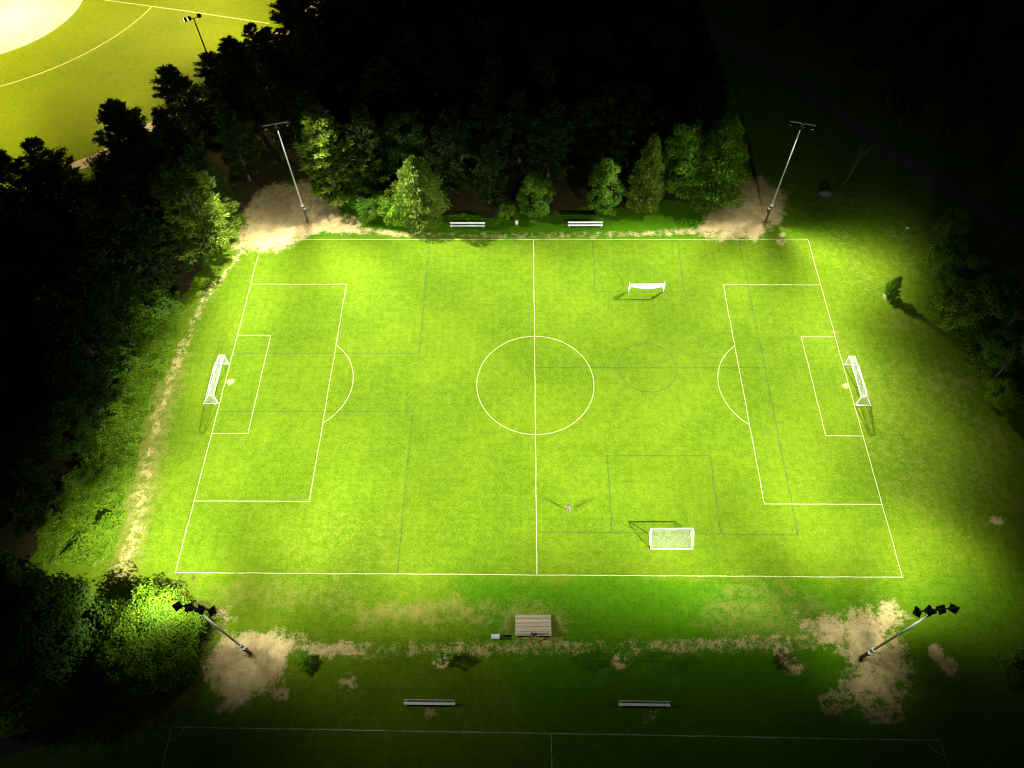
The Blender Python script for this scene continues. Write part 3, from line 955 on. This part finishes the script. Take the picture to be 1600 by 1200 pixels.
tree('bare_tree', 'bare_b', 58.2, 45.0, 9.0, 'thin bare tree in the dark beyond the far right mast', 'tree', 'bare trees', .8, .4, R(8))
FARW = 'dark trees beyond the road'
rw = random.Random(3)
far_spots = []
for k in range(600):
    x, y = rw.uniform(44, 112), rw.uniform(20, 116)
    rd = line_d(np.array([x]), np.array([y]), [(30.1, 110.9), (42.4, 91.5), (51.1, 81.0), (59.0, 70.1), (66.5, 58.1), (73.8, 48.3), (80.7, 39.7), (87.6, 33.2), (110, 20)])[0]
    if rd < 7 or x * .8 + y < 112: continue
    if any(math.hypot(x - a, y - b) < 7 for a, b in far_spots): continue
    far_spots.append((x, y))
    if len(far_spots) > 42: break
    tree('pine_tree', rw.choice(['dpine_a', 'dpine_b', 'dpine_c']), x, y, rw.uniform(10, 16), 'dark pine in the blackness beyond the road at the upper right', 'tree', FARW)

# saplings along the near path
SG = 'saplings along the near path'
for x, y, h, lb in ((-29.0, -42.3, 3.2, 'leafy sapling at the right edge of the near left earth patch'),
                    (-12.0, -41.7, 3.0, 'sapling in a pale mulch ring left of the bleacher'),
                    (10.6, -41.6, 3.4, 'sapling in a pale mulch ring right of the bleacher'),
                    (31.6, -41.3, 3.2, 'leafy sapling left of the near right earth patch')):
    tree('sapling', 'sapling', x, y, h, lb, 'sapling', SG, 1.1)

# weeds between the left path and the wood
WEEDS = [(-60.1, 18.6), (-58.6, 13.7), (-59.1, 6.5), (-59.3, -2.7), (-58.9, -11.7), (-58.2, -19.9), (-58.0, -26.6), (-60.2, -29.5), (-67, -30), (-69.5, -24), (-67.5, -10.7), (-65.5, -.3), (-65.5, 9.7), (-67, 17.9)]
WEEDS_R = [(65.2, 15.3), (67.8, 10.0), (68.2, 1.3), (70.3, -4.5), (78, -5.5), (84, 15.4), (72.4, 24), (68, 20)]


def weed_patch(name, poly, n, seed, hmax, label):
    r = np.random.default_rng(seed)
    A = np.array(poly); lo, hi = A.min(0), A.max(0)
    p = r.uniform(lo, hi, (n * 3, 2))
    sd = poly_sd(p[:, 0], p[:, 1], poly) + (vnoise(p[:, 0], p[:, 1], 1.2, seed) - .5) * 1.6
    p = p[sd < 0][:n]; sd = sd[sd < 0][:n]
    hh = (.12 + hmax * vnoise(p[:, 0], p[:, 1], 2.6, seed + 1) ** 1.6 * (.5 + .8 * vnoise(p[:, 0], p[:, 1], .8, seed + 2))) * np.clip(-sd / 1.6 + .2, .2, 1)
    z = hh * (1 - .45 * r.random(len(p)) ** 2)
    P = np.stack([p[:, 0], p[:, 1], z], 1)
    N = np.stack([r.normal(0, .35, len(p)), r.normal(0, .35, len(p)), np.ones(len(p))], 1)
    D = np.cross(N, rdir(r, len(p)))
    V, Fq = leaf_quads(P, D, N, r.uniform(.16, .34, len(p)), r.uniform(.12, .26, len(p)))
    tag(obj(name, mesh_np(name, V, Fq, M['weed'])), label, 'weeds', kind='stuff')


weed_patch('weeds', WEEDS, 52000, 61, 1.5, 'rank green weeds and vines between the left path and the wood')
weed_patch('weeds', WEEDS_R, 22000, 64, 1.2, 'dim rank weeds under the thicket on the right')


# ------------------------------------------------------------------ goals
def net_panel(mb, A, B, C, Dp, cell=.16, w=.022, sag=0.0, sagv=(0, 0, -1)):
    """cords across the quad A-B-C-D (A,B top or outer edge; D under A), real crossed ribbons with a little slack"""
    A, B, C, Dp = map(Vector, (A, B, C, Dp))
    nu = max(2, int((A - B).length / cell)); nv = max(2, int((A - Dp).length / cell))
    sv = Vector(sagv)

    def pt(u, v):
        p = (A * (1 - u) + B * u) * (1 - v) + (Dp * (1 - u) + C * u) * v
        return p + sv * sag * 16 * u * (1 - u) * v * (1 - v)
    nrm = (B - A).cross(Dp - A).normalized()

    def ribbon3(pts):
        for a, b in zip(pts[:-1], pts[1:]):
            t = (b - a).normalized()
            for sd in (t.cross(nrm).normalized() * w / 2, nrm * w / 2):
                k = len(mb.v)
                mb.v += [tuple(a + sd), tuple(a - sd), tuple(b - sd), tuple(b + sd)]
                mb.f.append([k, k + 1, k + 2, k + 3])
    seg = 4 if sag else 1
    for i in range(nu + 1): ribbon3([pt(i / nu, j / seg) for j in range(seg + 1)])
    for j in range(nv + 1): ribbon3([pt(i / seg, j / nv) for i in range(seg + 1)])


def big_goal(loc, rz, label):
    """front posts at y=+-3.66 on x=0, net runs back along +x"""
    t = empty('football_goal', loc, rz)
    tag(t, label, 'goal', 'full-size goals')
    h, w, td, bd, r = 2.44, 3.72, .8, 2.3, .065
    for s in (-1, 1):
        MB().tube([(0, s * w, .0), (0, s * w, h)], r, 10).build('post', M['white'], t, True)
        sf = MB()
        sf.tube([(0, s * w, .05), (bd, s * w, .05)], .05, 8)
        sf.tube([(0, s * w, h), (td, s * w, h)], .04, 8)
        sf.tube([(td, s * w, h), (bd, s * w, .05)], .04, 8)
        sf.build('side_frame', M['white'], t, True)
        for x in (.5, bd):
            MB().tube([(x, s * (w + .06), .09), (x, s * (w + .14), .09)], .09, 10).build('wheel', M['white'], t, True)
    MB().tube([(0, -w - r, h), (0, w + r, h)], r, 10).build('crossbar', M['white'], t, True)
    MB().tube([(bd, -w, .05), (bd, w, .05)], .05, 8).build('rear_base_bar', M['white'], t, True)
    MB().tube([(td, -w, h), (td, w, h)], .035, 8).build('rear_top_bar', M['white'], t, True)
    n = MB()
    net_panel(n, (0, -w, h), (0, w, h), (td, w, h), (td, -w, h), .13, .012, .12)
    net_panel(n, (td, -w, h), (td, w, h), (bd, w, .06), (bd, -w, .06), .15, .007, .18, (1, 0, -.2))
    for s in (-1, 1):
        net_panel(n, (0, s * w, h), (td, s * w, h), (bd, s * w, .06), (0, s * w, .06), .15, .007)
    n.build('net', M['net'], t)
    return t


big_goal((-HL - .12, -.2, 0), math.pi, 'full-size white goal at the left end of the pitch')
big_goal((HL + .12, -.1, 0), 0, 'full-size white goal at the right end of the pitch')


def small_goal_back(loc, rz, label):
    """small goal seen from behind: opening on +y side, net sloping back to -y"""
    t = empty('small_goal', loc, rz)
    tag(t, label, 'goal', 'small goals')
    h, w, td, bd = 2.0, 2.86, .55, 2.15
    for s in (-1, 1):
        MB().tube([(s * w, 0, 0), (s * w, 0, h)], .06, 10).build('post', M['white'], t, True)
        sf = MB()
        sf.tube([(s * w, 0, .05), (s * w, -bd, .05)], .05, 8)
        sf.tube([(s * w, 0, h), (s * w, -td, h)], .045, 8)
        sf.tube([(s * w, -td, h), (s * w, -bd, .05)], .045, 8)
        sf.build('side_frame', M['white'], t, True)
    MB().tube([(-w - .06, 0, h), (w + .06, 0, h)], .065, 10).build('crossbar', M['white'], t, True)
    MB().tube([(-w, -bd, .05), (w, -bd, .05)], .06, 8).build('rear_base_bar', M['white'], t, True)
    n = MB()
    net_panel(n, (-w, 0, h), (w, 0, h), (w, -td, h), (-w, -td, h), .12, .0075, .06)
    net_panel(n, (-w, -td, h), (w, -td, h), (w, -bd, .07), (-w, -bd, .07), .12, .0065, .22, (0, -.25, -.9))
    for s in (-1, 1):
        net_panel(n, (s * w, 0, h), (s * w, -td, h), (s * w, -bd, .07), (s * w, 0, .07), .12, .0065)
    n.build('net', M['net'], t)


small_goal_back((18.42, -24.72, 0), R(.4), 'small white goal on the near half, seen from behind with its net spread')


def small_goal_rolled(loc, label):
    """small goal whose net is gathered up along the crossbar and beside the posts"""
    t = empty('small_goal', loc)
    tag(t, label, 'goal', 'small goals')
    h, w = 1.95, 2.93
    for s in (-1, 1):
        MB().tube([(s * w, 0, -.05), (s * w, 0, h)], .065, 10).build('post', M['white'], t, True)
        MB().tube([(s * w, .02, .05), (s * w, .95, .05)], .045, 8).build('foot_bar', M['white'], t, True)
        # gathered side net: wide at the top, drawn together at the foot
        sd = MB()
        net_panel(sd, (s * w, -.02, h), (s * w, .62, h), (s * w, .10, .12), (s * w, .0, .12), .05, .022)
        net_panel(sd, (s * w, .0, h), (s * (w - .55), .0, h - .02), (s * (w - .06), .04, .25), (s * w, .02, .25), .05, .020)
        sd.build('gathered_side_net', M['net'], t)
    MB().tube([(-w - .06, 0, h), (w + .06, 0, h)], .065, 10).build('crossbar', M['white'], t, True)
    pts = []; rad = []
    for k in range(17):
        u = k / 16
        pts.append((-w + 2 * w * u, -.05 + .02 * math.sin(k * 2.1), h - .06 + .02 * math.sin(k * 1.7)))
        rad.append(.085 + .015 * math.sin(k * 2.9))
    MB().tube(pts, rad, 8).build('gathered_net', M['net'], t, True)
    sw = MB()      # the loose bight hanging in a swag under the roll
    for k in range(10):
        u0, u1 = k / 10, (k + 1) / 10
        d0, d1 = .22 + .42 * 4 * u0 * (1 - u0), .22 + .42 * 4 * u1 * (1 - u1)
        x0, x1 = -w + 2 * w * u0, -w + 2 * w * u1
        net_panel(sw, (x0, -.1, h - .05), (x1, -.1, h - .05), (x1, -.14 - d1 * .5, h - d1), (x0, -.14 - d0 * .5, h - d0), .055, .028)
    sw.build('net_swag', M['net'], t)
    for s in (-1, 1):
        MB().tube([(s * w, .05, h), (s * w, .55, h)], .045, 8).build('top_stay', M['white'], t, True)


small_goal_rolled((18.9, 18.6, 0), 'small white goal on the far half with its net rolled up on the crossbar')


# ------------------------------------------------------------------ benches
def make_bench():
    t = empty('team_bench')
    ln = 6.3
    MB().box((0, 0, .44), (ln, .30, .05)).build('seat', M['alu'], t)
    MB().box((0, .30, .86), (ln, .05, .27), Matrix.Rotation(R(-14), 3, 'X')).build('backrest', M['alu'], t)
    for k in range(5):
        x = -ln / 2 + .3 + k * (ln - .6) / 4
        l = MB()
        l.tube([(x, -.12, -.02), (x, -.10, .41)], .03, 6)
        l.tube([(x, .24, -.02), (x, .20, .41)], .03, 6)
        l.tube([(x, -.12, .39), (x, .22, .39), (x, .36, .98)], .028, 6)
        l.tube([(x, -.2, .02), (x, .34, .02)], .028, 6)
        l.build('leg_frame', M['grey_steel'] if k % 4 else M['alu'], t, True)
    return t


b0 = make_bench()
BG = 'long aluminium team benches'
for i, (x, y, rz, lb) in enumerate(((-11.97, 33.6, 0, 'long white bench on the far touchline, left of the litter bin'),
                                    (9.3, 33.75, 0, 'long white bench on the far touchline, right of the litter bin'),
                                    (-13.2, -46.9, -.004, 'long silver bench on the dark near grass, the left one'),
                                    (12.97, -46.82, -.006, 'long silver bench on the dark near grass, the right one'))):
    b = b0 if i == 0 else copy_tree(b0)
    b.location = (x, y, 0); b.rotation_euler = (0, 0, rz)
    tag(b, lb, 'bench', BG)

# ------------------------------------------------------------------ bleacher
bl = empty('bleacher', (-.48, -37.4, 0))
tag(bl, 'low weathered plank bleacher behind the near touchline', 'bleacher')
PW = .17
pm = MB().box((0, 0, 0), (4.6, PW - .04, .045)).mesh('plank', M['plank'])
for k in range(16):
    y = 1.33 - k * .1775
    tier = k // 4
    z = .24 + tier * .17 + (.0 if k % 4 < 2 else .07)
    p = obj('plank', pm, bl)
    p.location = (random.uniform(-.02, .02), y, z)
    p.rotation_euler = (random.uniform(-.02, .02), 0, random.uniform(-.002, .002))
for x in (-2.0, -.7, .7, 2.0):
    sp = MB()
    for k in range(4):
        yy = 1.33 - k * .71
        zt = .21 + k * .17
        sp.box((x, yy - .27, zt / 2 - .015), (.09, .68, zt - .0))
    sp.build('support', M['dark_timber'], bl)

# ------------------------------------------------------------------ cabinet, litter bin, boulder, marker post
cb = empty('utility_cabinet', (-5.3, -38.95, 0))
tag(cb, 'grey metal cabinet on short legs left of the bleacher', 'cabinet')
MB().box((0, 0, .55), (.95, .5, .72)).build('body', M['cabinet'], cb)
MB().box((0, 0, .935), (1.04, .6, .04), None, .97).build('lid', M['cabinet'], cb)
for sx in (-.4, .4):
    for sy in (-.18, .18):
        MB().box((sx, sy, .09), (.06, .06, .2)).build('leg', M['grey_steel'], cb)
dr = MB().box((.0, -.262, .55), (.84, .024, .62)).build('door', M['cabinet'], cb)
MB().box((.3, -.285, .56), (.03, .03, .14)).build('handle', M['grey_steel'], dr)

lb = empty('litter_bin', (-3.1, 34.1, 0))
tag(lb, 'small white litter bin on a post between the far benches', 'bin')
MB().tube([(0, 0, -.05), (0, 0, .5)], .05, 8).build('post', M['grey_steel'], lb, True)
MB().tube([(0, 0, .4), (0, 0, .46), (0, 0, 1.1), (0, 0, 1.14)], [.24, .27, .31, .31], 14).build('body', M['white'], lb, True)
MB().tube([(0, 0, 1.14), (0, 0, 1.22), (0, 0, 1.3)], [.34, .28, .08], 14).build('lid', M['white'], lb, True)


def boulder(loc, s, seed, label):
    r = np.random.default_rng(seed)
    import bmesh
    bm = bmesh.new()
    bmesh.ops.create_icosphere(bm, subdivisions=3, radius=1)
    lob = rdir(r, 7)
    for v in bm.verts:
        d = np.array(v.co); k = 1 + .18 * np.max(lob @ d) ** 4 - .12 * abs(math.sin(d[0] * 4 + seed))
        v.co = Vector((d[0] * s[0] * k, d[1] * s[1] * k, max(-.1, d[2] * s[2] * k)))
    me = bpy.data.meshes.new('boulder'); bm.to_mesh(me); bm.free()
    me.materials.append(M['stone'])
    for p in me.polygons: p.use_smooth = True
    o = obj('boulder', me); o.location = loc
    tag(o, label, 'boulder')


boulder((54.3, 42.3, 0), (1.2, .8, .8), 4, 'dim grey boulder in the dark beyond the far right earth patch')
mp = empty('marker_post', (66.3, 32.5, 0))
tag(mp, 'thin post with a small white plate in the dim grass on the right', 'post')
MB().tube([(0, 0, -.1), (0, 0, 1.2)], .035, 8).build('post', M['grey_steel'], mp, True)
MB().box((0, -.045, 1.1), (.42, .03, .42)).build('plate', M['white'], mp)


# ------------------------------------------------------------------ people
def skin_obj(name, verts, edges, rad, mat, parent, sub=2):
    me = bpy.data.meshes.new(name)
    me.from_pydata(verts, edges, [])
    me.materials.append(mat)
    o = obj(name, me, parent)
    sk = o.modifiers.new('skin', 'SKIN'); sk.use_smooth_shade = True
    for i, sv in enumerate(me.skin_vertices[0].data if me.skin_vertices else []):
        pass
    if not me.skin_vertices:
        bpy.context.view_layer.objects.active = o
        bpy.ops.mesh.customdata_skin_add()
    for i, sv in enumerate(me.skin_vertices[0].data):
        sv.radius = (rad[i] if hasattr(rad[i], '__len__') else (rad[i], rad[i]))
        sv.use_root = (i == 0)
    ss = o.modifiers.new('sub', 'SUBSURF'); ss.levels = sub; ss.render_levels = sub
    return o


def person(loc, rz, label, arms, legs, top_mat, short_mat, cap_mat, sock_mat, long_sleeve=False):
    """y+ is forward; arms: list of (elbow, wrist) for left/right; legs: (knee, ankle)"""
    t = empty('person', loc, rz)
    tag(t, label, 'person')
    v = [(0, 0, .95), (0, 0, 1.12), (0, .01, 1.34), (0, .0, 1.50), (0, .02, 1.58), (0, .03, 1.67), (0, .02, 1.75), (0, .115, 1.64)]
    e = [(0, 1), (1, 2), (2, 3), (3, 4), (4, 5), (5, 6), (5, 7)]
    r = [(.15, .115), (.135, .10), (.165, .11), (.055, .055), (.07, .075), (.08, .098), (.06, .07), .018]
    sv = [(0, 0, .93), (0, 0, 1.12), (0, .01, 1.34), (0, .0, 1.46)]; se = [(0, 1), (1, 2), (2, 3)]; sr = [(.17, .135), (.155, .12), (.185, .13), (.075, .075)]
    pv = [(0, 0, 1.0), (0, 0, .93)]; pe = [(0, 1)]; pr_ = [(.155, .125), (.165, .13)]
    kv = []
    for s, (el, wr), (kn, an) in zip((-1, 1), arms, legs):
        sh = (s * .19, 0, 1.42); b = len(v)
        el, wr = Vector(el), Vector(wr)
        fd = (wr - el).normalized()
        palm = wr + fd * .08
        v += [sh, tuple(el), tuple(wr), tuple(palm)]
        e += [(2, b), (b, b + 1), (b + 1, b + 2), (b + 2, b + 3)]
        r += [.062, .045, .032, (.042, .022)]
        sidev = fd.cross(Vector((0, 1, 0)))
        sidev = sidev.normalized() if sidev.length > .1 else Vector((0, 0, 1))
        nrmv = sidev.cross(fd)
        for k, (off, ln) in enumerate(((-.030, .075), (-.010, .088), (.011, .082), (.031, .062))):
            q = len(v)
            v += [tuple(palm + sidev * off + fd * .035), tuple(palm + sidev * off * 1.1 + fd * (.035 + ln * .55) + nrmv * .006), tuple(palm + sidev * off * 1.15 + fd * (.03 + ln) + nrmv * .025)]
            e += [(b + 3, q), (q, q + 1), (q + 1, q + 2)]; r += [.011, .0095, .008]
        q = len(v)
        v += [tuple(wr + fd * .035 - sidev * .045), tuple(wr + fd * .075 - sidev * .075 + nrmv * .01)]
        e += [(b + 2, q), (q, q + 1)]; r += [.013, .010]
        c = len(sv)
        sv += [(s * .2, 0, 1.41), tuple(Vector(sh) * .15 + el * .85)]
        se += [(2, c), (c, c + 1)]; sr += [.085, .068]
        if long_sleeve:
            sv.append(tuple(wr * .9 + el * .1)); se.append((c + 1, c + 2)); sr.append(.048)
        hp = (s * .10, 0, .88); b = len(v)
        kn, an = Vector(kn), Vector(an)
        v += [hp, tuple(kn), tuple(kn * .45 + an * .55 + Vector((0, -.02, 0))), tuple(an), (an.x, an.y + .15, max(.03, an.z - .05))]
        e += [(0, b), (b, b + 1), (b + 1, b + 2), (b + 2, b + 3), (b + 3, b + 4)]
        r += [.092, .058, .056, .038, .036]
        c = len(pv)
        pv += [(s * .105, 0, .86), tuple(Vector(hp) * .3 + kn * .7)]
        pe += [(1, c), (c, c + 1)]; pr_ += [.112, .092]
        kv.append((kn, an))
    skin_obj('body', v, e, r, M['skin'], t, 2)
    skin_obj('shirt', sv, se, sr, M[top_mat], t, 2)
    skin_obj('shorts', pv, pe, pr_, M[short_mat], t, 2)
    for kn, an in kv:
        skin_obj('shoe', [(an.x, an.y - .05, max(.045, an.z - .04)), (an.x, an.y + .06, max(.045, an.z - .045)), (an.x, an.y + .19, max(.04, an.z - .055))], [(0, 1), (1, 2)], [(.05, .05), (.05, .048), (.042, .036)], M[sock_mat], t, 2)
    skin_obj('hair' if cap_mat == 'hair' else 'cap', [(0, -.03, 1.66), (0, .0, 1.73), (0, .035, 1.775)] + ([(0, .14, 1.73)] if cap_mat != 'hair' else []), [(0, 1), (1, 2)] + ([(2, 3)] if cap_mat != 'hair' else []), [(.09, .085), (.098, .11), (.075, .085), (.07, .016)], M[cap_mat], t, 2)
    for s in (-1, 1):
        MB().box((s * .033, .112, 1.685), (.022, .014, .012)).build('eye', M['eye'], t)
    MB().box((0, .108, 1.605), (.05, .012, .010)).build('mouth', M['eye'], t)
    return t


person((4.55, -21.3, 0), R(150), 'person in a blue top and pale shorts on the pitch right of the halfway line',
       [((-.33, .02, 1.17), (-.40, .14, .98)), ((.32, .04, 1.17), (.36, .20, 1.02))], [((-.13, .06, .50), (-.15, -.02, .09)), ((.13, .03, .50), (.16, .02, .09))], 'blue_cloth', 'grey_cloth', 'hair', 'grey_cloth')
person((-.42, -38.62, .0), R(180), 'person in dark clothes and a white cap sitting on the back row of the bleacher',
       [((-.38, .03, 1.19), (-.42, .25, 1.08)), ((.38, .03, 1.19), (.42, .25, 1.08))], [((-.20, .44, .92), (-.07, .64, .52)), ((.20, .44, .92), (.07, .64, .52))], 'dark_cloth', 'dark_cloth', 'white_cloth', 'white_cloth', True)
